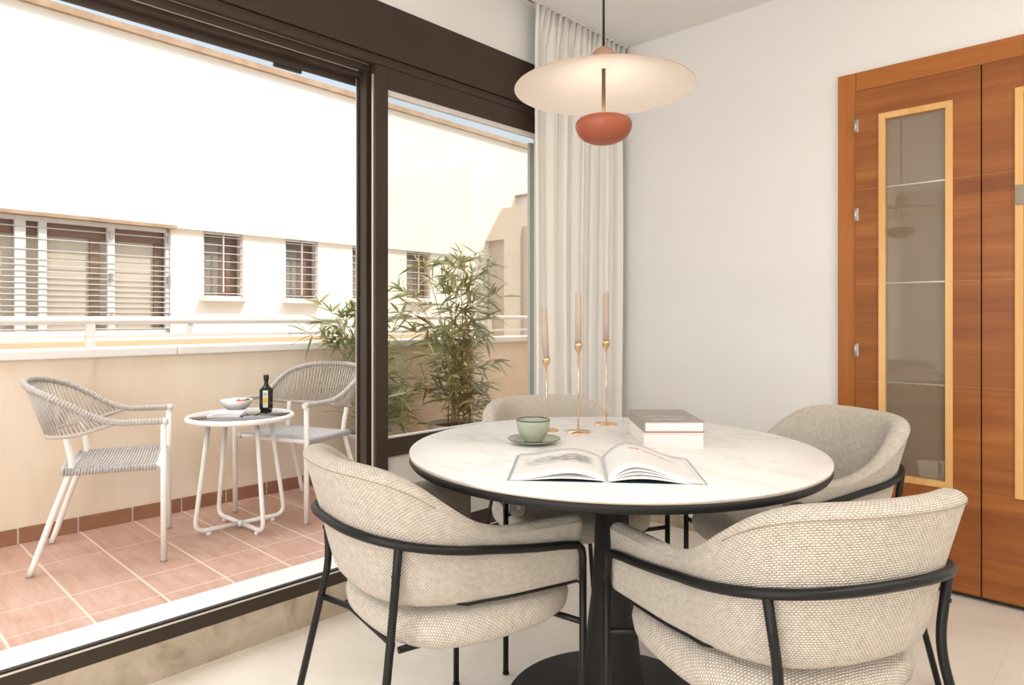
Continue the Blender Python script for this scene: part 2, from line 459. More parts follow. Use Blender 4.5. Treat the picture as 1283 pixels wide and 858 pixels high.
# mullion (interlocking stile) left of the sliding leaf
b = mb(M['brown'])
b.box(-2.335, -2.272, 1.546, 1.600, .125, 2.110, bev=.002)
b.m(M['alu']).box(-2.337, -2.333, 1.5405, 1.5455, .178, 2.09)
b.m(M['dkbrown']).box(-2.332, -2.320, 1.5405, 1.5465, .178, 2.09)
wpart('mullion', b)
# right sliding leaf
leaf = mb(M['brown'])
leaf.box(-2.258, XW, 1.558, 1.617, .172, 2.126, bev=.0015)
leaf.box(-2.258, XW, 2.70, 2.75, .172, 2.126)
leaf.box(-2.258, XW, 1.617, 2.70, 2.041, 2.126, bev=.001)
leaf.box(-2.258, XW, 1.617, 2.70, .172, .240, bev=.001)
leaf.box(-2.258, XW, 1.617, 2.70, .560, .634, bev=.001)
leaf.m(M['alu']).box(-2.244, -2.237, 1.5535, 1.5585, .18, 2.09)
leaf.m(M['winframe']).box(-2.250, -2.230, 1.617, 2.70, 2.020, 2.041).box(-2.250, -2.230, 1.617, 2.70, .634, .640).box(-2.250, -2.230, 1.617, 2.70, .240, .246)
lf = wpart('sliding_leaf', leaf)
mb(M['glass']).box(-2.243, -2.238, 1.612, 2.705, .630, 2.045).build('leaf_glass', lf)
mb(M['frosted']).box(-2.243, -2.238, 1.612, 2.705, .236, .564).build('frosted_pane', lf)

# balcony
struct('balcony_floor', mb(M['tiles']).box(-3.74, -2.48, -2.6, 5.4, .02, .10))
b = mb(M['parapet']); b.box(-3.90, -3.715, -2.6, 5.4, -.3, .935)
struct('wall_parapet', b)
b = mb(M['marble_sill'])
for y0, y1 in ((-2.6, -.4), (-.396, 1.342), (1.346, 3.1), (3.104, 5.4)): b.box(-3.93, -3.685, y0, y1, .930, .972, bev=.006)
struct('trim_3', b)
b = mb(M['skirt'])
y = .664-.2355*12
while y < 5.3: b.box(-3.716, -3.703, y+.0035, y+.232, .10, .170, bev=.0015); y += .2355
b.m(M['marble_sill']).box(-3.7155, -3.708, -2.2, 5.3, .10, .166)
struct('baseboard_parapet', b)
struct('wall_balcony_end', mb(M['parapet']).box(-3.90, -2.53, 5.3, 5.5, -.3, 2.7))
struct('ground', mb(M['ground']).box(-30, 12, -25, 40, -3.2, -3.0))
# outer wall / eave of this building above the opening and beyond
b = mb(M['parapet']); b.box(-2.56, -2.45, -3.0, 6.5, 2.16, 2.76).box(-2.56, -2.45, 2.95, 6.5, .1, 2.16).box(-2.56, -2.45, -3.1, Y0, .1, 2.16)
struct('wall_outer', b)

# ================================================================== DOORS
def door_leaf(name, x0, x1, gx0, gx1, hinge_left):
    o = empty(name, (x0, YW, 0)); o['kind'] = 'structure'
    def P(nm, b, parent=o):
        q = b.build(nm, parent)
        if parent is o: q.location = (-x0, -YW, 0)
        return q
    b = mb(M['veneer'])
    yf, yb = YW-.034, YW-.002
    zs = [.022, .430, .846, 1.270, 1.684, 2.118]
    # stiles and rails around the glass; joints sit between the veneer boards
    for a, c in zip(zs[:-1], zs[1:]):
        if c <= .44: b.box(x0+.0005, x1-.0005, yf, yb, a, c-.0012); continue
        b.box(x0+.0005, gx0, yf, yb, a, c-.0012); b.box(gx1, x1-.0005, yf, yb, a, c-.0012)
    b.box(gx0, gx1, yf, yb, 2.0, 2.1168)
    b.m(M['joint']).box(x0+.003, x1-.003, yf+.0008, yb, .428, .432)
    for z in zs[2:-1]: b.box(x0+.003, gx0, yf+.0008, yb, z-.0015, z).box(gx1, x1-.003, yf+.0008, yb, z-.0015, z)
    P('door_panel', b)
    b = mb(M['maple']); w = .026
    for (a, c, z0, z1) in ((gx0, gx0+w, .43, 2.0), (gx1-w, gx1, .43, 2.0), (gx0+w, gx1-w, 1.974, 2.0), (gx0+w, gx1-w, .43, .456)):
        b.box(a, c, yf-.008, yb, z0, z1, bev=.0015)
    P('glazing_bead', b)
    gl = P('door_glass', mb(M['doorglass']).box(gx0+w-.002, gx1-w+.002, yf+.012, yf+.016, .452, 1.978))
    e = mb(M['etched'])
    for z in (.846, 1.270, 1.684): e.box(gx0+w, gx1-w, yf+.0105, yf+.0121, z-.003, z+.003)
    e.build('etched_line', gl)
    for z in (1.966, 1.576, .98, .30):
        xh = x0 if hinge_left else x1
        h_ = mb(M['steel']); h_.tube([(xh, yf-.004, z-.03), (xh, yf-.004, z+.03)], .0055, 12)
        h_.box(xh-.002, xh+.012, yf-.002, yf, z-.028, z+.028)
        P('hinge', h_)
    return o, P
d1, P1 = door_leaf('door_1', -.942, -.484, -.849, -.577, True)
d2, P2 = door_leaf('door_2', -.480, -.022, -.375, -.105, False)
b = mb(mat('worn_brass_plate', (.26,.22,.17), .5, .6)); b.box(-.372, -.345, YW-.048, YW-.040, 1.552, 1.627, bev=.001)
P2('lock_plate', b)
b = mb(M['casing']); b.box(-1.020, -.9455, YW-.022, YW, 0, 2.205, bev=.002).box(-.020, .056, YW-.022, YW, 0, 2.205, bev=.002)
b.m(M['casing_h']).box(-.944, -.020, YW-.0215, YW, 2.122, 2.205, bev=.002)
b.m(M['dkbrown']).box(-.947, -.018, YW-.003, YW-.0005, 0, 2.125)
struct('trim_4', b)

# ================================================================== CURTAIN
def curtain():
    b = mb(M['curtain'], True)
    ya, yb = 2.425, 3.165
    n = 240; rows = 26; grid = []
    rnd = random.Random(3); ph = [rnd.uniform(-.6, .6) for _ in range(30)]
    for j in range(rows+1):
        z = .012 + (2.637-.012)*j/rows
        row = []
        top = sstep(2.45, 2.62, z)
        for i in range(n+1):
            t = i/n
            y = ya + (yb-ya)*t
            f1 = 10.5*t*2*PI
            k = int(t*28)
            big = (.013*math.sin(f1*.62 + 1.3*math.sin(3.1*t*2*PI) + .25*math.sin(z*1.3))+.004*math.sin(f1*1.7+2*t))*(1-top) + .011*math.sin(f1*1.6+1.1*math.sin(9*t))*top
            fine = .006*math.sin(3*f1+ph[k % 30]) * top
            y2 = y + .012*math.cos(f1)*(1-top) + (.01*math.sin(z*2+5*t))*(1-top)
            shift = -.02*(1-z/2.63)*(1-t) + .03*top*t
            row.append(b.bm.verts.new((-2.152+big+fine+.008*top, y2+shift, z)))
        grid.append(row)
    for j in range(rows):
        for i in range(n): b.face([grid[j][i], grid[j][i+1], grid[j+1][i+1], grid[j+1][i]])
    o = b.build('curtain')
    s = o.modifiers.new('sol', 'SOLIDIFY'); s.thickness = .0016
    tag(o, 'cream floor-length curtain with gathered heading, drawn into the room corner beside the window', 'curtain')
curtain()
b = mb(M['winframe']); b.box(-2.166, -2.140, -1.5, 3.20, 2.640, 2.655, bev=.002)
b.m(M['dkbrown']).box(-2.156, -2.150, -1.5, 2.42, 2.6385, 2.641)
tag(b.build('curtain_rail'), 'slim white curtain rail fixed to the ceiling above the window', 'curtain rail')

# ================================================================== DINING CHAIRS
CW, CFL, CYC, CB, CP, CYF, CZF, CZB = .263, .027, -.010, .265, 2.6, .232, .592, .665
def hoopxy(th):
    c, s = math.cos(th), math.sin(th)
    return CW*math.copysign(abs(c)**(2/CP), c), CYC-CB*abs(s)**(2/CP)
def hoopz(y):
    t = max(0, (CYF-y)/(CYF-(CYC-CB))); return CZF+(CZB-CZF)*t**1.5
def hoop_path(n_arm=9, n_arc=48, inset=0.0):
    """plan points from right arm front round the back to left arm front"""
    pts = []
    for i in range(n_arm):
        y = CYF+(CYC-CYF)*i/n_arm; pts.append((CW+CFL*(y-CYC)/(CYF-CYC), y))
    # arc with roughly even spacing
    dense = [hoopxy(PI*i/600) for i in range(601)]
    acc = [0]
    for a, c in zip(dense[:-1], dense[1:]): acc.append(acc[-1]+math.hypot(c[0]-a[0], c[1]-a[1]))
    k = 0
    for i in range(n_arc+1):
        T = acc[-1]*i/n_arc
        while k < 600 and acc[k+1] < T: k += 1
        k = min(k, 599); f = (T-acc[k])/max(1e-9, acc[k+1]-acc[k])
        pts.append((dense[k][0]+(dense[k+1][0]-dense[k][0])*f, dense[k][1]+(dense[k+1][1]-dense[k][1])*f))
    for i in range(n_arm-1, -1, -1):
        y = CYF+(CYC-CYF)*i/n_arm; pts.append((-(CW+CFL*(y-CYC)/(CYF-CYC)), y))
    return pts
def shell_top(y, x):
    base = .652
    k = sstep(.06, CYC-CB*.96, y) if False else 0
    t = (0.075-y)/(.075-(CYC-CB)); t = min(1, max(0, t))
    return base + .163*(t*t*(3-2*t))**1.22
def make_dining_chair():
    root = empty('dining_chair')
    plan = hoop_path()
    K = len(plan)
    # smooth normals
    nor = []
    for i in range(K):
        a = plan[max(0, i-2)]; c = plan[min(K-1, i+2)]
        tx, ty = c[0]-a[0], c[1]-a[1]; l = math.hypot(tx, ty); nor.append((-ty/l, tx/l))   # left normal
    # make normals point outward
    nor = [(n_[0], n_[1]) if (n_[0]*p[0]+n_[1]*(p[1]-.05)) > 0 else (-n_[0], -n_[1]) for n_, p in zip(nor, plan)]
    b = mb(M['fabric'], True)
    rings = []; arc = [0]
    for i in range(1, K): arc.append(arc[-1]+math.hypot(plan[i][0]-plan[i-1][0], plan[i][1]-plan[i-1][1]))
    def ring(i, sc=1.0, fwd=0.0, zc=0.0):
        (px, py), (nx, ny) = plan[i], nor[i]
        back = sstep(.05, CYC-CB, py); kk = min(1, max(0, (CYC+.06-py)/(CB+.06)))
        th = .050+.012*back
        zt = shell_top(py, px); zb = .502 - .004*(1-back)
        ob = -.012 -.046*kk; oh = -.011; ot = -.006+.040*kk
        hz = hoopz(py)
        def oo(z):
            if z < hz: t = (z-zb)/(hz-zb); return ob+(oh-ob)*t**.8
            t = (z-hz)/(zt-hz); return oh+(ot-oh)*t
        sec = []
        H = zt-zb
        for q in (.03, .12, .25, .4, .55, .7, .84, .93): z = zb+H*q; sec.append((oo(z), z))
        r_ = th/2
        for a_ in (15, 50, 90, 130, 165):
            a2 = math.radians(a_); cz = zt-r_*.75
            sec.append((oo(zt)-r_+r_*math.cos(a2)-.001, cz+r_*.75*math.sin(a2)))
        for q in (.86, .7, .5, .3, .12, .03): z = zb+H*q; sec.append((oo(z)-th-.004*math.sin(q*PI), z))
        for f in (.8, .5, .2): sec.append((oo(zb)-th*f, zb-.006*math.sin(f*PI)))
        mo = sum(s_[0] for s_ in sec)/len(sec); mz = (zt+zb)/2
        out = []
        for (o_, z) in sec:
            o_ = mo+(o_-mo)*sc; z = mz+(z-mz)*(1-(1-sc)*.16)
            tx, ty = (0, 1)
            out.append((px+nx*o_, py+ny*o_+fwd, z))
        return out
    ends = [(.30, .022), (.72, .019), (.93, .010)]
    seq = [(0, s_, f_) for s_, f_ in ends]+[(i, 1.0, 0) for i in range(K)]+[(K-1, s_, f_) for s_, f_ in reversed(ends)]
    us = [-.02, -.015, -.008]+arc+[arc[-1]+.008, arc[-1]+.015, arc[-1]+.02]
    vv = None
    for (i, s_, f_) in seq:
        co = ring(i, s_, f_); rings.append([b.bm.verts.new(c) for c in co])
    m_ = len(rings[0])
    mid = ring(K//2); cum = [0]
    for k in range(m_):
        a, c = mid[k], mid[(k+1) % m_]; cum.append(cum[-1]+math.dist(a, c))
    for r in range(len(rings)-1):
        for k in range(m_):
            b.face([rings[r][k], rings[r][(k+1)%m_], rings[r+1][(k+1)%m_], rings[r+1][k]],
                   [(us[r], cum[k]), (us[r], cum[k+1]), (us[r+1], cum[k+1]), (us[r+1], cum[k])])
    b.face(rings[0]); b.face(list(reversed(rings[-1])))
    back = b.build('backrest', root, sub=1)
    # seam along the outer top edge of the back
    s = mb(M['seam']); line = []
    for i in range(K):
        if plan[i][1] > -.135: continue
        (px, py), (nx, ny) = plan[i], nor[i]; kk = min(1, max(0, (CYC+.06-py)/(CB+.06)))
        zt = shell_top(py, px); o_ = -.006+.040*kk-.0048
        line.append((px+nx*o_, py+ny*o_, zt-.022))
    s.tube(line, .0011, 6); s.build('seam', back)
    # black hoop: arm rail round the outside of the backrest
    path = []
    for p in plan: path.append((p[0], p[1], hoopz(p[1])))
    f0 = path[0]; f1 = path[-1]
    zl = f0[2]-.075
    full = [(f0[0]+.001, CYF+.006, zl), (f0[0]+.001, CYF+.006, f0[2]-.035), (f0[0]+.001, CYF+.002, f0[2]-.014), (f0[0], CYF-.010, f0[2]-.003), (f0[0]-.002, CYF-.032, f0[2])]
    left = [(-p[0], p[1], p[2]) for p in reversed(full)]
    mid_ = [p for p in path[2:-2]]
    h_ = mb(M['black']); pp_ = full+mid_+left; rr_ = [.0088, .0089, .0091, .0094, .0096]; h_.tube(pp_, rr_+[.0098]*(len(pp_)-10)+rr_[::-1], 14); h_.build('arm_rail', root)
    # thin bar under each arm edge
    for sgn in (1, -1):
        t_ = mb(M['black']); ln = []
        for i in range(0, 15):
            (px, py), (nx, ny) = plan[i], nor[i]
            kk = min(1, max(0, (CYC+.06-py)/(CB+.06)))
            o_ = -.016-.046*kk; ln.append((sgn*(px+nx*o_), py+ny*o_, .4965-.004*kk))
        for q_, dz_ in ((-3, .004), (-2, .011), (-1, .020)): ln[q_] = (ln[q_][0]*(1+.012*q_*0)-sgn*dz_*.6, ln[q_][1], ln[q_][2]+dz_)
        ln = [(sgn*(plan[0][0]), CYF+.004, .4965)]+ln
        t_.tube(ln, .0035, 8); t_.build('edge_bar', root)
    # front legs
    for sgn in (1, -1):
        x = sgn*(f0[0]+.001)
        t_ = mb(M['black']); t_.tube([(x, CYF+.006, .002), (x, CYF+.006, zl+.002)], .0088, 14)
        t_.tube([(x, CYF+.006, 0), (x, CYF+.006, .006)], .0105, 14)
        t_.build('leg', root)
    # rear legs
    for sgn in (1, -1):
        ax, ay = hoopxy(math.radians(40.6)); az = hoopz(ay)
        nx, ny = (.62, -.78)
        pts = fillet([(sgn*ax, ay, az-.004), (sgn*(.187), -.200, .500), (sgn*.262, -.292, 0)], .05, 8)
        # push upper leg just outside the upholstery
        t_ = mb(M['black']); t_.tube(pts, .0092, 14)
        bx_ = Vector((sgn*ax, ay, az-.004)).lerp(Vector((sgn*.187, -.200, .500)), .42); t_.tube([bx_, bx_+Vector((sgn*.35, -.94, -.1))*.0112], .0042, 10)
        leg = t_.build('leg', root)
    # seat frame under the cushion
    t_ = mb(M['black'])
    xf = f0[0]+.001
    t_.tube([(xf, CYF+.006, .405), (.20, CYF-.01, .398), (-.20, CYF-.01, .398), (-xf, CYF+.006, .405)], .0075, 10)
    kx, ky = .187+(.262-.187)*.18, -.200-.092*.18
    t_.tube([(kx, ky, .41), (.12, -.17, .398), (-.12, -.17, .398), (-kx, ky, .41)], .0075, 10)
    for sgn in (1, -1): t_.tube([(sgn*.15, -.17, .398), (sgn*.17, CYF-.01, .398)], .0075, 10)
    t_.build('seat_frame', root)
    # seat cushion
    b = mb(M['fabric'], True)
    prof = [(.30, .402), (.80, .400), (.93, .404), (.985, .417), (1.0, .437), (.985, .458), (.93, .473), (.84, .481), (.6, .482), (.3, .480)]
    n = 56; rr = []
    for (s_, z) in prof:
        ring_ = []
        for k in range(n):
            a = 2*PI*k/n; c, s2 = math.cos(a), math.sin(a)
            x = .262*math.copysign(abs(c)**(2/2.7), c); y = .260*math.copysign(abs(s2)**(2/2.7), s2)
            ring_.append((x*s_, .066+y*s_, z))
        rr.append(ring_)
    RV = [[b.bm.verts.new(c) for c in r_] for r_ in rr]
    acc = 0
    def uvp(c, j): 
        e_ = 0
        for q in range(j, 7): e_ += math.hypot((prof[q+1][0]-prof[q][0])*.25, prof[q+1][1]-prof[q][1])
        e_ -= (prof[j][0]-prof[7][0])*.25 if j < 7 else 0
        l = math.hypot(c[0], c[1]) or 1
        return (c[0]+c[0]/l*e_, c[1]+c[1]/l*e_)
    for j in range(len(RV)-1):
        for k in range(n):
            k2 = (k+1) % n
            b.face([RV[j][k], RV[j][k2], RV[j+1][k2], RV[j+1][k]], [uvp(rr[j][k], j), uvp(rr[j][k2], j), uvp(rr[j+1][k2], j+1), uvp(rr[j+1][k], j+1)])
    for R_, z in ((0, .402), (-1, .4795)):
        cv = b.bm.verts.new((0, .066, z))
        for k in range(n):
            k2 = (k+1) % n; b.face([RV[R_][k], RV[R_][k2], cv], [uvp(rr[R_][k], R_ % len(rr)), uvp(rr[R_][k2], R_ % len(rr)), (0, 0)])
    b.build('seat', root)
    return root
poses = [((-1.300, 1.085), -11, 'cream woven armchair nearest the balcony opening, its back left of the table'),
         ((-.555, 1.412), 62.8, 'cream woven armchair closest to the camera, its back at the lower right'),
         ((-1.546, 1.891), -118, 'cream woven armchair on the far side of the table in front of the curtain'),
         ((-.834, 2.240), 151, 'cream woven armchair in front of the wooden door, beyond the right of the table')]
ch0 = make_dining_chair()
for i, ((x, y), a, lab) in enumerate(poses):
    o = ch0 if i == 0 else copy_tree(ch0)
    o.location = (x, y, 0); o.rotation_euler = (0, 0, math.radians(a))
    tag(o, lab, 'chair', 'cream armchairs around the round table')

# ================================================================== DINING TABLE
TX, TY = -1.13, 1.61
t = empty('dining_table', (TX, TY, 0), 0, 'round dining table with white marble-look top and black pedestal', 'table')
b = mb(M['tabletop']); b.lathe([(0, .7420), (.5785, .7420), (.580, .7432), (.580, .7488), (.5785, .750), (0, .750)], n=160); b.build('tabletop', t)
b = mb(noisy('beige_edge', (.50,.38,.27), (.55,.42,.31), 9, .6)); b.lathe([(0, .7395), (.5795, .7395), (.5795, .7421), (0, .7421)], n=160); b.build('edge_band', t)
b = mb(M['tblack']); b.lathe([(0, .7165), (.568, .7165), (.576, .7200), (.580, .7260), (.580, .7396), (0, .7396)], n=160); b.build('under_rim', t)
b = mb(M['tblack']); b.lathe([(0, .010), (.125, .010), (.112, .02), (.098, .05), (.088, .10), (.080, .16), (.071, .23), (.060, .32), (.053, .42), (.049, .52), (.048, .62), (.052, .69), (.060, .7170), (0, .7170)], n=64); b.build('pedestal', t)
b = mb(M['tblack']); b.lathe([(0, 0), (.305, 0), (.308, .003), (.308, .008), (.303, .011), (0, .013)], n=120); b.build('base', t)

# ================================================================== ON THE TABLE
def candlestick(x, y, zc, lab):
    r = empty('candle_holder', (x, y, .750), 0, lab, 'candle holder', 'gold candle holders on the table')
    b = mb(M['gold']); b.lathe([(0, 0), (.0415, 0), (.0418, .0012), (.040, .003), (.006, .0038), (.003, .008), (0, .008)], n=48); b.build('base', r)
    hgt = zc-.750
    b = mb(M['gold']); b.tube([(0, 0, .003), (0, 0, hgt-.034)], .0023, 12); b.build('stem', r)
    b = mb(M['gold']); b.lathe([(0, -.040), (.0026, -.040), (.0032, -.034), (.0075, -.026), (.0118, -.017), (.0122, -.012), (.0128, -.0115), (.0128, 0), (.0108, 0), (.0105, -.014), (0, -.014)], (0, 0, hgt), 32); b.build('cup', r)
    return r
def candle(x, y, z0, z1, tilt, lab):
    b = mb(M['candle']); hh = z1-z0
    b.lathe([(0, 0), (.0102, 0), (.0102, hh*.5), (.0094, hh*.93), (.0088, hh-.002), (.006, hh), (0, hh)], n=28)
    o = b.build('taper_candle'); o.location = (x, y, z0); o.rotation_euler = tilt
    w = mb(M['wick']); w.tube([(0, 0, hh-.002), (.0008, 0, hh+.006)], .0009, 6); w.build('wick', o)
    tag(o, lab, 'candle', 'dusty pink candles in the gold holders')
for (x, y, zc, zt, tl, a_, c_) in (
    (-1.443, 1.684, .990, 1.154, (0, 0, 0), 'short gold candle holder behind the green cup, leftmost of three', 'lower pink taper candle, leftmost of the three'),
    (-1.347, 1.731, 1.040, 1.206, (0, 0, 0), 'tall gold candle holder in the middle of the three', 'pink taper candle in the middle gold holder'),
    (-1.376, 1.926, 1.042, 1.212, (0, 0, 0), 'tall gold candle holder farthest back on the table, rightmost of three', 'pink taper candle farthest right, against the curtain')):
    h_ = candlestick(x, y, zc, a_)
    if zc < 1: tl = (math.radians(1.0), math.radians(-2.6), 0)
    candle(x, y, zc-.0135, zt, tl, c_)
# saucer and cup
sx, sy = -1.322, 1.487
b = mb(M['sage']); b.lathe([(0, 0), (.030, 0), (.034, .002), (.060, .007), (.0765, .0135), (.0775, .015), (.0765, .0160), (.058, .0100), (.036, .0065), (.030, .0058), (0, .0055)], n=56)
sa = b.build('saucer'); sa.location = (sx, sy, .750); tag(sa, 'sage green stoneware saucer under the cup', 'saucer')
b = mb(M['rimdark']); b.lathe([(.0766, .0138), (.0778, .0150), (.0766, .0162), (.0755, .0156)], n=56, cap=False); b.build('rim', sa)
b = mb(M['sage'])
b.lathe([(0, 0), (.026, 0), (.028, .003), (.037, .014), (.0445, .030), (.0485, .047), (.0505, .0625), (.0495, .0638), (.0480, .0625), (.0455, .046), (.041, .030), (.033, .014), (0, .007)], n=56)
cu = b.build('coffee_cup'); cu.location = (sx-.004, sy, .7564); tag(cu, 'rounded sage green cup standing on its saucer left of the open book', 'cup')
b = mb(M['rimdark']); b.lathe([(.0503, .0612), (.0509, .0632), (.0497, .0646), (.0479, .0634), (.0479, .0618)], n=56, cap=False); b.build('rim', cu)
b = mb(M['coffee']); b.lathe([(0, .0475), (.0452, .0475)], n=40, cap=False); b.build('coffee', cu)
b = mb(M['sage']); b.tube(catmull([(-.030, .036, .052), (-.040, .055, .050), (-.045, .062, .036), (-.036, .050, .022), (-.024, .034, .020)], 6), .0042, 10); b.build('handle', cu)

# stacked books
ang = math.radians(42.5)
def closed_book(name, loc, rot, w, d, h_, cover, pages, lab, title=None, board=None):
    r = empty(name, loc, rot, lab, 'book')
    t_ = .0028
    b = mb(cover)
    b.box(0, w, 0, d, h_-t_, h_, bev=.0006); b.m(board or cover).box(0, w, 0, d, 0, t_, bev=.0006); b.m(cover).box(-.001, .003, 0, d, 0.0005, h_-.0005, bev=.0006)
    b.build('cover', r)
    mb(pages).box(.003, w-.004, .003, d-.004, t_, h_-t_).build('page_block', r)
    if title:
        for row in range(3): tt = mb(M['ink']); title(tt, w, d, h_, row); tt.build(('author', 'title', 'subtitle')[row], r)
    return r
W_, D_ = .172, .262
closed_book('book', (-1.042, 1.642, .750), ang, W_, D_, .0455, M['cream_cover'], M['pagepink'], 'thick cream book, lower of the two stacked on the table')
def ttl(t_, w, d, z, want):
    rnd = random.Random(5+want)
    for row, (y0, x0, x1, hh) in enumerate(((.030, .032, .118, .009), (.046, .028, .128, .009), (.100, .024, .140, .007))):
        x = x0
        while row == want and x < x1:
            l = rnd.uniform(.005, .010)
            if rnd.random() < .82:
                t_.box(x, x+l*.35, y0, y0+hh, z, z+.0003)
                t_.box(x, x+l*.85, y0+hh*.8, y0+hh, z, z+.0003)
                if rnd.random() < .6: t_.box(x, x+l*.85, y0, y0+hh*.2, z, z+.0003)
            x += l+.0022
closed_book('book', (-1.040, 1.640, .7957), ang+.012, W_-.001, D_-.004, .031, M['taupe'], M['pagepink'], 'taupe hardcover book, upper of the two stacked on the table', ttl, M['redline'])

# open book
def open_book():
    r = empty('open_book', (-.968, 1.345, .750), math.radians(38.4), 'large open book with a grey landscape photo, lying at the front of the table', 'book')
    hw, hd = .224, .142
    b = mb(M['cover_white']); b.box(-hw, -.006, -hd, hd, 0, .0022, bev=.0005).box(.006, hw, -hd, hd, 0, .0022, bev=.0005).box(-.007, .007, -hd, hd, .0004, .0030, bev=.0008)
    b.build('cover', r)
    b = mb(M['cover_lblue']); b.box(-hw-.0005, -hw+.006, -hd+.001, hd-.001, .0006, .0030)
    b.build('cover_edge', r)
    b = mb(M['cover_blue']); b.box(-hw+.004, -.007, -hd+.003, hd-.003, .0022, .0026).box(.007, hw-.004, -hd+.003, hd-.003, .0022, .0026)
    b.build('endpaper', r)
    def sheet(sgn, prof, thick, m_top, name, n=26, flare=0.0):
        """curved stack: prof(t)->(x,z), t from spine to fore edge"""
        b = mb(M['page'], True); ny = 6
        P_ = [prof(i/n) for i in range(n+1)]
        top = []; bot = []
        for j in range(ny+1):
            y = -hd+.004+(2*hd-.008)*j/ny
            top.append([b.bm.verts.new((sgn*p[0], y, p[1]*(1+flare*(j/ny-.0)))) for p in P_])
            bot.append([b.bm.verts.new((sgn*p[0], y, max(.0026, p[1]*(1+flare*(j/ny))-thick(i/n)))) for i, p in enumerate(P_)])
        b.m(m_top)
        for j in range(ny):
            for i in range(n):
                uv = [((i/n) if sgn > 0 else 1-i/n, j/ny), ((i+1)/n if sgn > 0 else 1-(i+1)/n, j/ny), ((i+1)/n if sgn > 0 else 1-(i+1)/n, (j+1)/ny), (i/n if sgn > 0 else 1-i/n, (j+1)/ny)]
                b.face([top[j][i], top[j][i+1], top[j+1][i+1], top[j+1][i]], uv)
        b.m(M['page']).smooth(False)
        for j in range(ny):
            for i in range(n): b.face([bot[j][i], bot[j+1][i], bot[j+1][i+1], bot[j][i+1]])
            b.face([top[j][n], bot[j][n], bot[j+1][n], top[j+1][n]]); b.face([top[j][0], top[j+1][0], bot[j+1][0], bot[j][0]])
        for i in range(n):
            b.face([top[0][i], bot[0][i], bot[0][i+1], top[0][i+1]]); b.face([top[ny][i], top[ny][i+1], bot[ny][i+1], bot[ny][i]])
        return b.build(name, r)
    def hump(peak, pos, wid, z_end, z0=.006):
        def f(t):
            x = .004+t*wid
            u = t/pos if t < pos else 1-(t-pos)/(1-pos)*1
            if t < pos: z = z0+(peak-z0)*math.sin(u*PI/2)**.9
            else:
                q = (t-pos)/(1-pos); z = z_end+(peak-z_end)*(.5+.5*math.cos(q*PI))*(1-.12*q)
            return (x, z)
        return f
    sheet(-1, hump(.0250, .36, .212, .0075), lambda t_: .0035, M['pageL'], 'page')
    sheet(1, hump(.0400, .30, .205, .0050), lambda t_: .0022, M['pageR'], 'page', flare=.08)
    sheet(1, hump(.0310, .32, .209, .0042), lambda t_: .0016, M['page'], 'page', flare=.05)
    sheet(1, hump(.0235, .34, .212, .0036), lambda t_: .0016, M['page'], 'page')
    sheet(1, hump(.0150, .36, .214, .0032), lambda t_: .0030, M['page'], 'page')
    sheet(-1, hump(.0105, .40, .213, .0040), lambda t_: .0012, M['page'], 'page')
open_book()

# ================================================================== PENDANT LAMP
PX, PY = -1.150, 1.597
lp = empty('pendant_lamp', (PX, PY, 1.626), 0, 'pendant lamp with a wide cream disc shade above a terracotta bowl', 'lamp')
z0 = -1.626
b = mb(M['blackcord']); b.tube([(0, 0, 1.90+z0), (0, 0, 2.64+z0)], .0036, 12); b.build('cable', lp)
b = mb(M['black']); b.lathe([(0, 2.655+z0), (.05, 2.655+z0), (.05, 2.64+z0), (.045, 2.635+z0), (0, 2.634+z0)], n=40); b.build('ceiling_rose', lp)
b = mb(M['dome'])
b.lathe([(.034, 1.843+z0)]+[(.034*math.cos(a), 1.878+z0+.028*math.sin(a)) for a in [i*PI/2/10 for i in range(10)]]+[(0, 1.906+z0)], n=40, cap=False); b.build('dome', lp)
R_ = .2585
prof = []
for i in range(17):
    q = i/16; prof.append((R_*q, 1.843-.060*q**1.5+z0))
b = mb(M['shade_in']); 
b.lathe([(max(.0, p[0]), p[1]) for p in prof], n=128, cap=False)
b.m(M['shade_top']); b.lathe([(p[0], p[1]+.0026) for p in prof], n=128, cap=False)
b.lathe([(R_, prof[-1][1]), (R_+.0008, prof[-1][1]+.0013), (R_, prof[-1][1]+.0026)], n=128, cap=False)
b.build('shade', lp)
b = mb(M['brass']); b.tube([(0, 0, 1.690+z0), (0, 0, 1.846+z0)], .0056, 20); b.build('rod', lp)
b = mb(M['terra'])
b.lathe([(p[0], p[1]*1.0) for p in [(0, 0), (.022, .0010), (.042, .0050), (.060, .0135), (.073, .0265), (.0800, .0405), (.0818, .0510), (.0805, .0590), (.0765, .0660), (.0700, .0705), (.0600, .0725), (.0560, .0722), (.0540, .068), (0, .066)]], n=80)
b.build('bowl', lp)
em = mat('lit_diffuser', (1,.9,.78), .6); bsdf(em).inputs['Emission Color'].default_value = (1,.84,.68,1); bsdf(em).inputs['Emission Strength'].default_value = 5.5
b = mb(em); b.lathe([(.0058, .0690), (.0530, .0690)], n=60, cap=False); b.build('diffuser', lp)

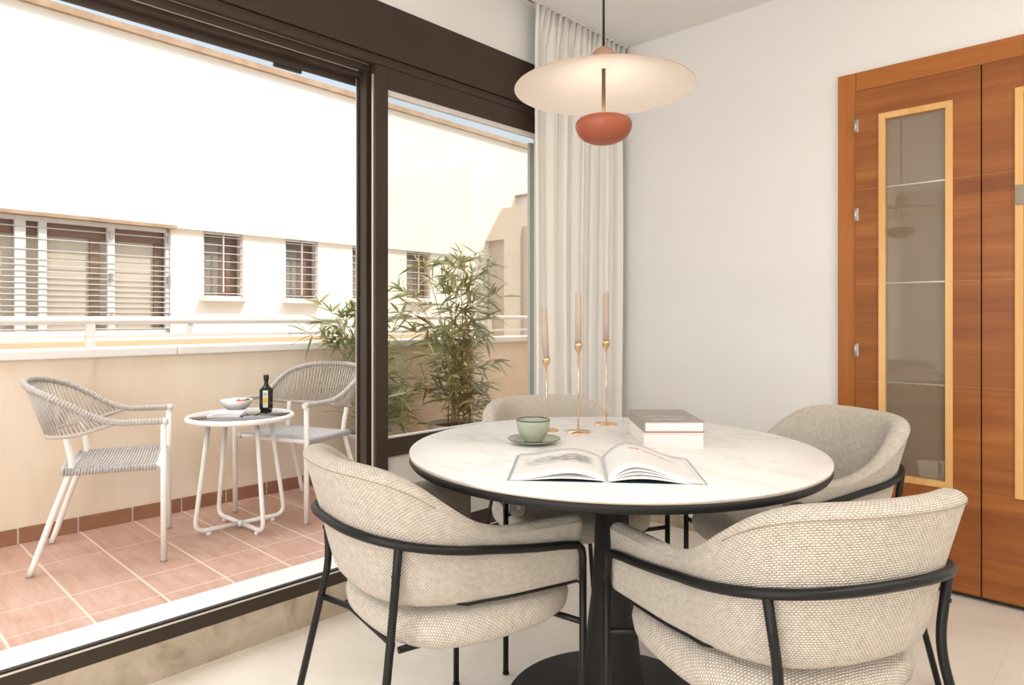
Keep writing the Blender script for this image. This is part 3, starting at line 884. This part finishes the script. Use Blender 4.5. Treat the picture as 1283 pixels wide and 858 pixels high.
# ================================================================== BALCONY FURNITURE
def balcony_chair():
    r = empty('balcony_chair')
    WF = .242
    # white legs with arm supports
    for s in (1, -1):
        b = mb(M['white_metal']); b.tube([(s*WF, .235, .006), (s*WF, .235, .578)], .0125, 14); lg = b.build('leg', r)
        b = mb(M['rubber']); b.tube([(s*WF, .235, 0), (s*WF, .235, .009)], .0130, 12); b.build('foot_cap', lg)
        b = mb(M['white_metal'] if False else M['winframe']); b.tube([(s*WF, .231, .588), (s*WF, .252, .588)], .0150, 14); b.build('arm_cap', r)
        b = mb(M['white_metal']); b.tube(catmull([(s*.216, -.235, .006), (s*.203, -.165, .22), (s*.196, -.112, .375), (s*.197, -.098, .43), (s*.206, -.118, .545)], 6), .0120, 14); lg = b.build('leg', r)
        b = mb(M['rubber']); b.tube([(s*.2165, -.2375, 0), (s*.216, -.235, .009)], .0128, 12); b.build('foot_cap', lg)
    # seat frame
    b = mb(M['white_metal'])
    b.tube(fillet([(-.225, .215, .402), (.225, .215, .402), (.205, -.115, .395), (-.205, -.115, .395), (-.225, .215, .402)], .03), .0105, 12)
    for s in (1, -1):
        b.tube([(s*.225, .215, .402), (s*WF, .235, .402)], .0095, 10); b.tube([(s*.20, -.11, .396), (s*.197, -.10, .398)], .0095, 10)
    b.build('seat_frame', r)
    # woven seat: cords wrapped across the frame
    b = mb(M['cordseat']); n = 30
    for i in range(n):
        y = -.125+.325*i/(n-1); hw = .210+.020*(y+.12)/.33
        pts = [(-hw-.012, y, .400), (-hw-.004, y, .4125), (-hw*.6, y, .409-.004), (0, y, .403), (hw*.6, y, .405), (hw+.004, y, .4125), (hw+.012, y, .400), (hw+.004, y, .3885), (hw-.01, y, .392)]
        b.tube(pts, .0040, 6)
        pts2 = [(-p[0], p[1], p[2]) for p in pts[-3:]]; b.tube(pts2, .0040, 6)
    b.tube(catmull([(-.214, -.128, .400), (0, -.145, .396), (.214, -.128, .400)], 6), .010, 10)
    b.build('woven_seat', r)
    # rims: top rim continues into the wrapped arms
    top = [(WF, .240, .588), (.246, .14, .590), (.250, .06, .594), (.258, -.01, .618), (.266, -.09, .668), (.255, -.175, .715), (.19, -.245, .745), (.10, -.278, .757), (0, -.288, .760)]
    top = catmull(top+[(-p[0], p[1], p[2]) for p in reversed(top[:-1])], 8)
    b = mb(M['cord']); b.tube(top, .0120, 12)
    k = 0
    for i in range(0, len(top)-1):     # rope windings on arms and rim
        a_, c_ = top[i], top[i+1]; d_ = (c_-a_); L_ = d_.length; m_ = max(1, int(L_/.0085))
        for j in range(m_):
            p = a_+d_*(j/m_); q = a_+d_*((j+.62)/m_); b.tube([p, q], .0134, 8)
    b.build('arm_rim', r)
    low = [(.250, .05, .590), (.247, .0, .574), (.236, -.07, .553), (.205, -.14, .542), (.14, -.190, .537), (.07, -.208, .535), (0, -.212, .534)]
    low = catmull(low+[(-p[0], p[1], p[2]) for p in reversed(low[:-1])], 8)
    b = mb(M['cord']); b.tube(low, .0090, 10); b.build('lower_rim', r)
    # vertical cords between the two rims
    def resample(P, n, t0, t1):
        acc = [0]
        for a, c in zip(P[:-1], P[1:]): acc.append(acc[-1]+(c-a).length)
        out = []; k = 0
        for i in range(n):
            T = acc[-1]*(t0+(t1-t0)*i/(n-1))
            while k < len(P)-2 and acc[k+1] < T: k += 1
            out.append(P[k].lerp(P[k+1], (T-acc[k])/max(1e-9, acc[k+1]-acc[k])))
        return out
    n = 50
    A = resample(top, n, .185, .815); B = resample(low, n, .02, .98)
    b = mb(M['cord'])
    for i, (p, q) in enumerate(zip(A, B)):
        b.tube([p, q], .0037, 6)
    b.build('woven_back', r)
    return r
bc = balcony_chair()
bc.location = (-3.313, .909, .10); bc.rotation_euler = (0, 0, -math.atan2(.367, .93))
tag(bc, 'white framed balcony armchair with grey rope back, left of the small round table', 'chair', 'rope chairs on the balcony')
b2 = copy_tree(bc); b2.location = (-3.326, 1.856, .10); b2.rotation_euler = (0, 0, math.radians(198.2))
tag(b2, 'white framed balcony armchair with grey rope back, behind the small round table beside the bamboo', 'chair', 'rope chairs on the balcony')

# bistro table
BT = (-3.207, 1.462)
bt = empty('bistro_table', (*BT, .10), 0, 'small round white balcony table with a dark glass top and bent tube legs', 'table')
RT = .236; ZT = .553
b = mb(M['white_metal']); b.tube([(RT*math.cos(2*PI*i/72), RT*math.sin(2*PI*i/72), ZT-.012) for i in range(72)], .0125, 12, closed=True); b.build('rim', bt)
b = mb(M['smoked']); b.lathe([(0, ZT-.006), (RT-.004, ZT-.006), (RT-.004, ZT-.001), (0, ZT-.001)], n=72); b.build('glass_top', bt)
feet = [(-3.22, 1.242), (-3.448, 1.452), (-2.987, 1.473), (-3.21, 1.696)]
for (fx, fy) in feet:
    dx, dy = fx-BT[0], fy-BT[1]; l = math.hypot(dx, dy); ux, uy = dx/l, dy/l
    pts = fillet([(ux*.150, uy*.150, ZT-.02), (ux*(l-.005), uy*(l-.005), .024), (ux*.012, uy*.012, .024)], .055, 8)
    b = mb(M['white_metal']); b.tube(pts, .0105, 12); lg = b.build('leg', bt)
    b = mb(M['white_metal']); b.lathe([(0, 0), (.011, 0), (.011, .010), (.006, .014), (0, .014)], (ux*(l-.07), uy*(l-.07), 0), 16); b.build('foot', lg)
b = mb(M['white_metal']); b.lathe([(0, .012), (.016, .012), (.018, .024), (.016, .036), (0, .036)], n=20); b.build('hub', bt)
ZB = .10+ZT-.001
# bowl with food
b = mb(M['ceramic']); b.lathe([(0, 0), (.030, 0), (.034, .004), (.055, .018), (.070, .038), (.0775, .056), (.0765, .0575), (.067, .040), (.050, .020), (0, .009)], n=56)
bo = b.build('serving_bowl'); bo.location = (-3.338, 1.50, ZB); tag(bo, 'white ceramic bowl of salad on the balcony table', 'bowl')
for (dx, dy, dz, r_, m_, nm, lb) in ((.012, .005, .048, .013, 'tomato', 'cherry_tomato', 'red cherry tomato on top of the white bowl, left of the leaf'), (.020, .024, .049, .0105, 'tomato', 'cherry_tomato', 'smaller red cherry tomato towards the back of the white bowl')):
    b = mb(M[m_]); b.lathe([(r_*math.sin(PI*i/8), -r_*math.cos(PI*i/8)) for i in range(9)], n=16, cap=False); o = b.build(nm); o.location = (-3.338+dx, 1.50+dy, ZB+dz); tag(o, lb, 'tomato')
b = mb(M['greenfood']); b.lathe([(0, -.014), (.010, -.009), (.015, 0), (.010, .009), (0, .013)], n=14, sx=1.5); o = b.build('olive'); o.location = (-3.312, 1.545, ZB+.050); tag(o, 'dark olive resting in the white bowl beside the tomatoes', 'olive')
b = mb(noisy('pale_salad', (.62,.56,.36), (.75,.70,.52), 60, .7, .6, 90)); b.lathe([(0, .024), (.040, .026), (.056, .039), (.042, .046), (.02, .042), (0, .040)], n=40); o = b.build('salad'); o.location = (-3.338, 1.50, ZB); tag(o, 'pale salad filling the white bowl', 'salad', kind='stuff')
# bottle
bl = empty('oil_bottle', (-3.285, 1.630, ZB), math.radians(40), 'dark square oil bottle with a white and yellow label on the balcony table', 'bottle')
b = mb(M['bottle']); b.box(-.0255, .0255, -.0255, .0255, 0, .108, bev=.005); b.lathe([(.026, .106), (.020, .116), (.013, .124), (.0105, .132), (.0105, .160), (0, .160)], n=24); b.build('glass_body', bl)
b = mb(M['label_black']); b.lathe([(.0125, .152), (.0135, .154), (.0135, .176), (.0125, .178), (0, .178)], n=24); b.build('cap', bl)
b = mb(M['label_white']); b.box(-.006, .0200, -.0262, -.0254, .014, .100); lab = b.build('label', bl)
b = mb(M['yellow'])
vs = [b.bm.verts.new((.007+.0155*math.cos(2*PI*k/28)*.80, -.0264, .050+.0165*math.sin(2*PI*k/28))) for k in range(28)]; b.face(vs); b.build('label_disc', lab)
b = mb(M['label_black'])
for i in range(3): b.box(-.002, .015, -.0265, -.0261, .074+i*.006, .076+i*.006)
b.build('label_text', lab)
# white booklets
for i, (z, w, d, a_, lb) in enumerate(((0, .150, .125, 0, 'white booklet under another at the front of the balcony table'), (.0095, .135, .110, 5, 'white booklet on top of another at the front of the balcony table'))):
    r = empty('booklet', (-3.212+.012*i, 1.395+.006*i, ZB+z), math.radians(52+a_), lb, 'book', 'white booklets on the balcony table')
    b = mb(M['page']); b.box(-w/2, w/2, -d/2, d/2, 0, .0012).box(-w/2, w/2, -d/2, d/2, .0080, .0094); b.build('cover', r)
    b = mb(M['pagepink']); b.box(-w/2+.002, w/2-.002, -d/2+.002, d/2-.002, .0012, .0080); b.build('page_block', r)

# ================================================================== BALCONY RAILING, SCREEN
rl = empty('balcony_railing', (-3.77, .96, .972), 0, 'white tubular railing along the left stretch of the balcony parapet', 'railing', 'white railings on the parapet')
def rpart(par, nm, b): o = b.build(nm, par); o.location = tuple(-k for k in par.location); return o
b = mb(M['railwhite']); b.tube(fillet([(-3.77, -2.5, 1.108), (-3.77, 2.37, 1.108), (-3.77, 2.37, .972)], .03), .0205, 16); rpart(rl, 'top_rail', b)
b = mb(M['railwhite']); b.box(-3.776, -3.764, -2.5, 2.36, 1.020, 1.036); rpart(rl, 'lower_rail', b)
for y, w in ((.965, .020), (-.4, .020)):
    b = mb(M['railwhite']); b.box(-3.784, -3.756, y-w, y+w, .972, 1.10, bev=.003); rpart(rl, 'post', b)
for y in (1.44, 2.24):
    b = mb(M['railwhite']); b.box(-3.775, -3.765, y-.012, y+.012, 1.036, 1.095); rpart(rl, 'baluster', b)
r2 = empty('balcony_railing', (-3.77, 3.70, .972), 0, 'white tubular railing on the parapet behind the glass leaf and bamboo', 'railing', 'white railings on the parapet')
b = mb(M['railwhite']); b.tube(fillet([(-3.77, 2.62, .972), (-3.77, 2.62, 1.125), (-3.77, 5.25, 1.125)], .03), .0160, 16); rpart(r2, 'top_rail', b)
b = mb(M['railwhite']); b.box(-3.776, -3.764, 2.63, 5.25, 1.018, 1.034); rpart(r2, 'lower_rail', b)
b = mb(M['railwhite']); b.box(-3.784, -3.756, 3.675, 3.725, .972, 1.12, bev=.003); rpart(r2, 'post', b)
b = mb(M['screen']); b.box(-2.425, -2.405, 2.672, 2.705, .125, 2.06, bev=.003)
tag(b.build('glass_screen'), 'narrow green-grey glass screen standing outside the window beside the curtain', 'screen')

# ================================================================== BAMBOO
def bamboo(name, x, y, nst, hmax, spread, seed, lab, dens=1.0, pot_r=.17, bias=(0, 0)):
    rnd = random.Random(seed)
    r = empty(name, (x, y, .10), 0, lab, 'plant', 'potted bamboos on the balcony')
    b = mb(M['pot']); b.lathe([(0, 0), (pot_r*.8, 0), (pot_r*.86, .01), (pot_r, .30), (pot_r*1.04, .305), (pot_r*1.04, .33), (pot_r*.94, .33), (pot_r*.92, .30), (0, .30)], n=48); p = b.build('pot', r)
    b = mb(M['soil']); b.lathe([(0, .306), (pot_r*.91, .304)], n=32, cap=False); b.build('soil', p)
    st = mb(M['stem']); lf = mb(M['leaf'], True)
    def leaf(o, d, ln, w):
        d = d.normalized(); side = d.cross(Vector((0, 0, 1)))
        if side.length < .1: side = Vector((1, 0, 0))
        side.normalize(); side = (Matrix.Rotation(rnd.uniform(-.9, .9), 3, d) @ side)
        nn = side.cross(d)
        L_, R2 = [], []; cs = []
        for q, wq in ((0, .12), (.18, .8), (.42, 1), (.72, .62), (1, .02)):
            c = o+d*ln*q + Vector((0, 0, -1))*ln*.22*q*q
            cs.append((c+side*w*wq, c-nn*w*.18, c-side*w*wq))
        V = [[lf.bm.verts.new(k) for k in t_] for t_ in cs]
        for a, c in zip(V[:-1], V[1:]):
            lf.face([a[0], a[1], c[1], c[0]]); lf.face([a[1], a[2], c[2], c[1]])
    for i in range(nst):
        a = rnd.uniform(0, 2*PI); rr = rnd.uniform(0, pot_r*.6)
        base = Vector((rr*math.cos(a), rr*math.sin(a), .30))
        h_ = hmax*rnd.uniform(.62, 1.0); lean = Vector((rnd.gauss(0, .22)+bias[0], rnd.gauss(0, .30)+bias[1], 0))*spread
        pts = []
        for k in range(9):
            q = k/8; pts.append(base+Vector((0, 0, (h_-.30)*q))+lean*(q**1.8)*h_*.45)
        st.tube(pts, [.0055*(1-.65*k/8) for k in range(9)], 7)
        nb = int(15*dens)
        for k in range(nb):
            q = .10+.90*k/(nb-1)+rnd.uniform(-.03, .03); q = min(1, max(.05, q)); f_ = q*8; i0 = min(7, int(f_)); p0 = pts[i0].lerp(pts[i0+1], f_-i0)
            az = rnd.uniform(0, 2*PI); up = rnd.uniform(.05, .8)
            d = Vector((math.cos(az), math.sin(az), up)).normalized(); ln = rnd.uniform(.10, .34)*(1.15-.5*q)
            ln = min(ln, .12) if (x+p0.x+d.x*ln < -3.64 and p0.z < 1.0) else ln; tip = p0+d*ln+Vector((0, 0, -.02)); midp = p0+d*ln*.55+Vector((0, 0, .012))
            st.tube([p0, midp, tip], .0013, 4)
            for j in range(rnd.randint(7, 11)):
                f2 = rnd.uniform(.25, 1); o_ = p0.lerp(tip, f2); gx, gy, gz = x+o_.x, y+o_.y, .1+o_.z
                if (gx < -3.66 and gz < 1.0) or (gy < 2.40 and gz < .95 and gx > -3.62): continue
                dd = (d*.8+Vector((rnd.gauss(0, .75), rnd.gauss(0, .75), rnd.gauss(-.05, .5)))).normalized()
                if gx+dd.x*.15 < -3.69 and gz < 1.12: continue
                leaf(o_, dd, rnd.uniform(.09, .165), rnd.uniform(.0065, .012))
        d = (pts[-1]-pts[-2]).normalized()
        for j in range(5): leaf(pts[-1], (d+Vector((rnd.gauss(0, .6), rnd.gauss(0, .6), 0))), .11, .008)
    st.build('cane', r); lf.build('foliage', r)
bamboo('potted_bamboo', -3.47, 2.38, 9, 1.10, .75, 4, 'leafy green bamboo just behind the rear balcony chair, left of the window mullion', 1.5, .14, (.02, -.42))
bamboo('potted_bamboo', -3.32, 2.98, 9, 1.42, 1.0, 11, 'tall leafy green bamboo seen through the closed glass leaf', 1.1, .19, (.08, 0))

# ================================================================== BUILDING OPPOSITE
fb = math.radians(41.37); ca, sa_ = math.cos(math.radians(43.52)), math.sin(math.radians(43.52))
FD = Vector((-sa_*math.cos(fb)+ca*math.sin(fb), ca*math.cos(fb)+sa_*math.sin(fb), 0))
rotf = math.atan2(FD.y, FD.x)-PI/2
fac = empty('apartment_building', (-8.0, 3.436, -3.0), rotf, 'cream rendered building across from the balcony with barred windows', 'building')
# local: x towards us, y along the facade, z up (world z = local z - 3)
Zf = 3.0
holes = [(-3.45, -.585, .954, 2.135), (-.218, .268, 1.368, 2.135), (.834, 1.314, 1.360, 2.135), (1.860, 2.345, 1.38, 2.135), (2.840, 3.321, 1.413, 2.135)]
b = mb(M['facade'])
b.box(-2.5, 0, -8, 12, 2.14+Zf, 4.19+Zf)                                    # upper volume
ys = [-8]
for (a, c, z1, z2) in holes:
    b.box(-.35, -.05, ys[-1], a, .88+Zf, 2.14+Zf); b.box(-.35, -.05, a, c, .88+Zf, z1+Zf); ys.append(c)
b.box(-.35, -.05, ys[-1], 12, .88+Zf, 2.14+Zf)
b.build('wall', fac)
b = mb(M['facade_low']); b.box(-.5, -.045, -8, 12, 0, .88+Zf); b.build('lower_wall', fac)
b = mb(M['facade_roof']); b.box(-2.5, .06, -8, 12, 4.185+Zf, 4.255+Zf); b.build('roof_edge', fac)
b = mb(M['facade_roof']); b.box(-.05, .045, -8, -.55, 2.125+Zf, 2.16+Zf); b.build('ledge', fac)
# wide window
w = fac
def winparts(a, c, z1, z2, n_bar, verts, big=False):
    f_ = mb(M['winframe'])
    fw = .045 if big else .02
    X0, X1 = -.12, -.07
    f_.box(X0, X1, a, a+fw, z1+Zf, z2+Zf).box(X0, X1, c-fw, c, z1+Zf, z2+Zf).box(X0, X1, a, c, z2-fw+Zf, z2+Zf).box(X0, X1, a, c, z1+Zf, z1+fw+Zf)
    for v, ww in verts: f_.box(X0, X1+.004, v-ww, v+ww, z1+Zf, z2+Zf)
    fr = f_.build('window', fac)
    p_ = mb(M['winpane'] if big else M['winpane_dark']); p_.box(-.20, -.19, a, c, z1+Zf, z2+Zf)
    if not big: p_.m(M['winpane_mid']).box(-.189, -.186, a+.03, a+(c-a)*.48, z1+.02+Zf, z2-.10+Zf); p_.m(M['sillterra']).box(-.32, -.06, c-.006, c, z1+Zf, z2+Zf); p_.m(M['winpane_brown']).box(-.188, -.180, a+(c-a)*.68, a+(c-a)*.78, z1+Zf, z2+Zf)
    p_.build('pane', fr)
    if big:
        d_ = mb(M['winpane_brown']); d_.box(-.188, -.14, a, c, z2-.17+Zf, z2+Zf)
        d_.m(M['winpane_dark'])
        for (u0, u1) in ((-1.36, -1.27), (-.72, -.62), (-2.14, -2.2)): d_.box(-.185, -.15, min(u0, u1), max(u0, u1), z1+Zf, z2-.17+Zf)
        d_.build('dark_strip', fr)
    g_ = mb(M['railwhite'])
    zs = [z1+(z2-z1)*(i+.5)/n_bar for i in range(n_bar)]
    if big: zs = [z2-.105, z2-.215, z2-.325, z2-.42]+[z2-.42-.058*(i+1) for i in range(int((z2-.45-z1)/.058))]
    for z in zs: g_.box(-.066, -.056, a, c, z-.0045+Zf, z+.0045+Zf)
    if not big: g_.box(-.064, -.046, (a+c)/2-.008, (a+c)/2+.008, z1+.06+Zf, z2+Zf)
    g_.build('grille', fr)
    if not big:
        s_ = mb(M['facade']); s_.box(-.30, .055, a-.03, c+.03, z1-.045+Zf, z1+Zf); s_.build('sill', fr)
winparts(-3.45, -.585, .954, 2.125, 15, [(-3.0, .03), (-2.55, .03), (-1.985, .045), (-1.80, .035), (-1.185, .035)], True)
for (a, c, z1, z2) in holes[1:]: winparts(a, c, z1, z2, 8, [])
# hinges of the wide window's grille leaves
for u in (-1.19, -.60):
    for z in (1.12, 1.55, 2.0):
        mb(M['steel']).box(-.05, -.035, u-.012, u+.012, z-.05+Zf, z+.05+Zf).build('hinge', fac)
# roof and stack shadow on the facade, built out as darker beige blocks
wg = empty('gable_shadow', (-8.0, 3.436, -3.0), rotf, 'gabled roof shadow with a louvred stack on the opposite building, modelled as raised beige blocks', 'building')
b = mb(M['facade_shadow'])
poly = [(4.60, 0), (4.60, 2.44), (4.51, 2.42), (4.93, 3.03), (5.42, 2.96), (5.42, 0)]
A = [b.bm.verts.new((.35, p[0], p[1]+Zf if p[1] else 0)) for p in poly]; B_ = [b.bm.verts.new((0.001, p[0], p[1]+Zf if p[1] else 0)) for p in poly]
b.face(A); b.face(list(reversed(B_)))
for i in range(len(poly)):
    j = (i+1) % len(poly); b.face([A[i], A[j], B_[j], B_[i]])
b.build('gable_shadow_face', wg)
b = mb(M['facade_shadow_pale']); b.box(.001, .45, 5.08, 9.0, 0, 2.70+Zf); b.build('pale_shadow_block', wg)
b = mb(M['winframe']); b.box(.001, .30, 5.34, 5.9, 2.70+Zf, 3.28+Zf).m(M['facade_roof']).box(.001, .34, 5.27, 6.0, 3.28+Zf, 3.305+Zf); ch = b.build('chimney_shadow', wg)
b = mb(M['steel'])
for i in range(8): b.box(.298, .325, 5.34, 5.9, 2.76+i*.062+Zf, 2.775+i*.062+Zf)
b.build('louvre_shadow', ch)

# ================================================================== LIGHT, WORLD, CAMERA
def area(name, loc, rot, sx_, sy_, power, col=(1,1,1)):
    l = bpy.data.lights.new(name, 'AREA'); l.shape = 'RECTANGLE'; l.size = sx_; l.size_y = sy_; l.energy = power; l.color = col
    o = bpy.data.objects.new(name, l); C.objects.link(o); o.location = loc; o.rotation_euler = rot; return o
area('rear_fill_light', (0, -2.98, 1.35), (math.radians(90), 0, 0), 2.9, 2.0, 54, (1, .97, .93))  # unseen fill light added behind the camera to brighten the room
# unseen fill lights added under the ceiling, behind and beside the camera
for (x, y) in ((-1.2, -1.0), (.6, -1.0), (.9, .9), (.9, 2.2)):
    l = bpy.data.lights.new('ceiling_fill_light', 'AREA'); l.shape = 'DISK'; l.size = .30; l.energy = 12.5; l.color = (1, .95, .88)
    o = bpy.data.objects.new('ceiling_fill_light', l); C.objects.link(o); o.location = (x, y, ZC-.02)
sun = bpy.data.lights.new('sun', 'SUN'); sun.energy = 1.95; sun.angle = math.radians(.8); sun.color = (1, .95, .88)
so = bpy.data.objects.new('sun', sun); C.objects.link(so)
so.rotation_euler = (-Vector((1, .70, 1.5))).to_track_quat('-Z', 'Y').to_euler()
w_ = bpy.data.worlds.new('world'); bpy.context.scene.world = w_; w_.use_nodes = True
nt = w_.node_tree; bg = nt.nodes['Background']
tc = nt.nodes.new('ShaderNodeTexCoord'); sp = nt.nodes.new('ShaderNodeSeparateXYZ'); nt.links.new(tc.outputs['Generated'], sp.inputs[0])
rp = nt.nodes.new('ShaderNodeValToRGB'); nt.links.new(sp.outputs[2], rp.inputs[0])
e = rp.color_ramp.elements; e[0].position = 0; e[0].color = (.34,.37,.39,1); e[1].position = 1; e[1].color = (1.0,.98,.96,1)
for p_, c_ in ((.34, (.212,.248,.280)), (.50, (.36,.40,.44)), (.68, (.92,.92,.92))):
    k = e.new(p_); k.color = (*c_, 1)
nt.links.new(rp.outputs[0], bg.inputs[0]); bg.inputs[1].default_value = 2.2

cam = bpy.data.cameras.new('camera'); co = bpy.data.objects.new('camera', cam); C.objects.link(co)
co.location = (0, 0, 1.12); co.rotation_euler = (math.radians(90), 0, math.radians(43.52))
cam.sensor_width = 36; cam.lens = 842/1283*36; cam.shift_y = -30.5/1283; cam.clip_start = .05
bpy.context.scene.camera = co
vs = bpy.context.scene.view_settings
vs.view_transform = 'Standard'; vs.look = 'None'; vs.gamma = 1; vs.use_curve_mapping = False; vs.exposure = .55
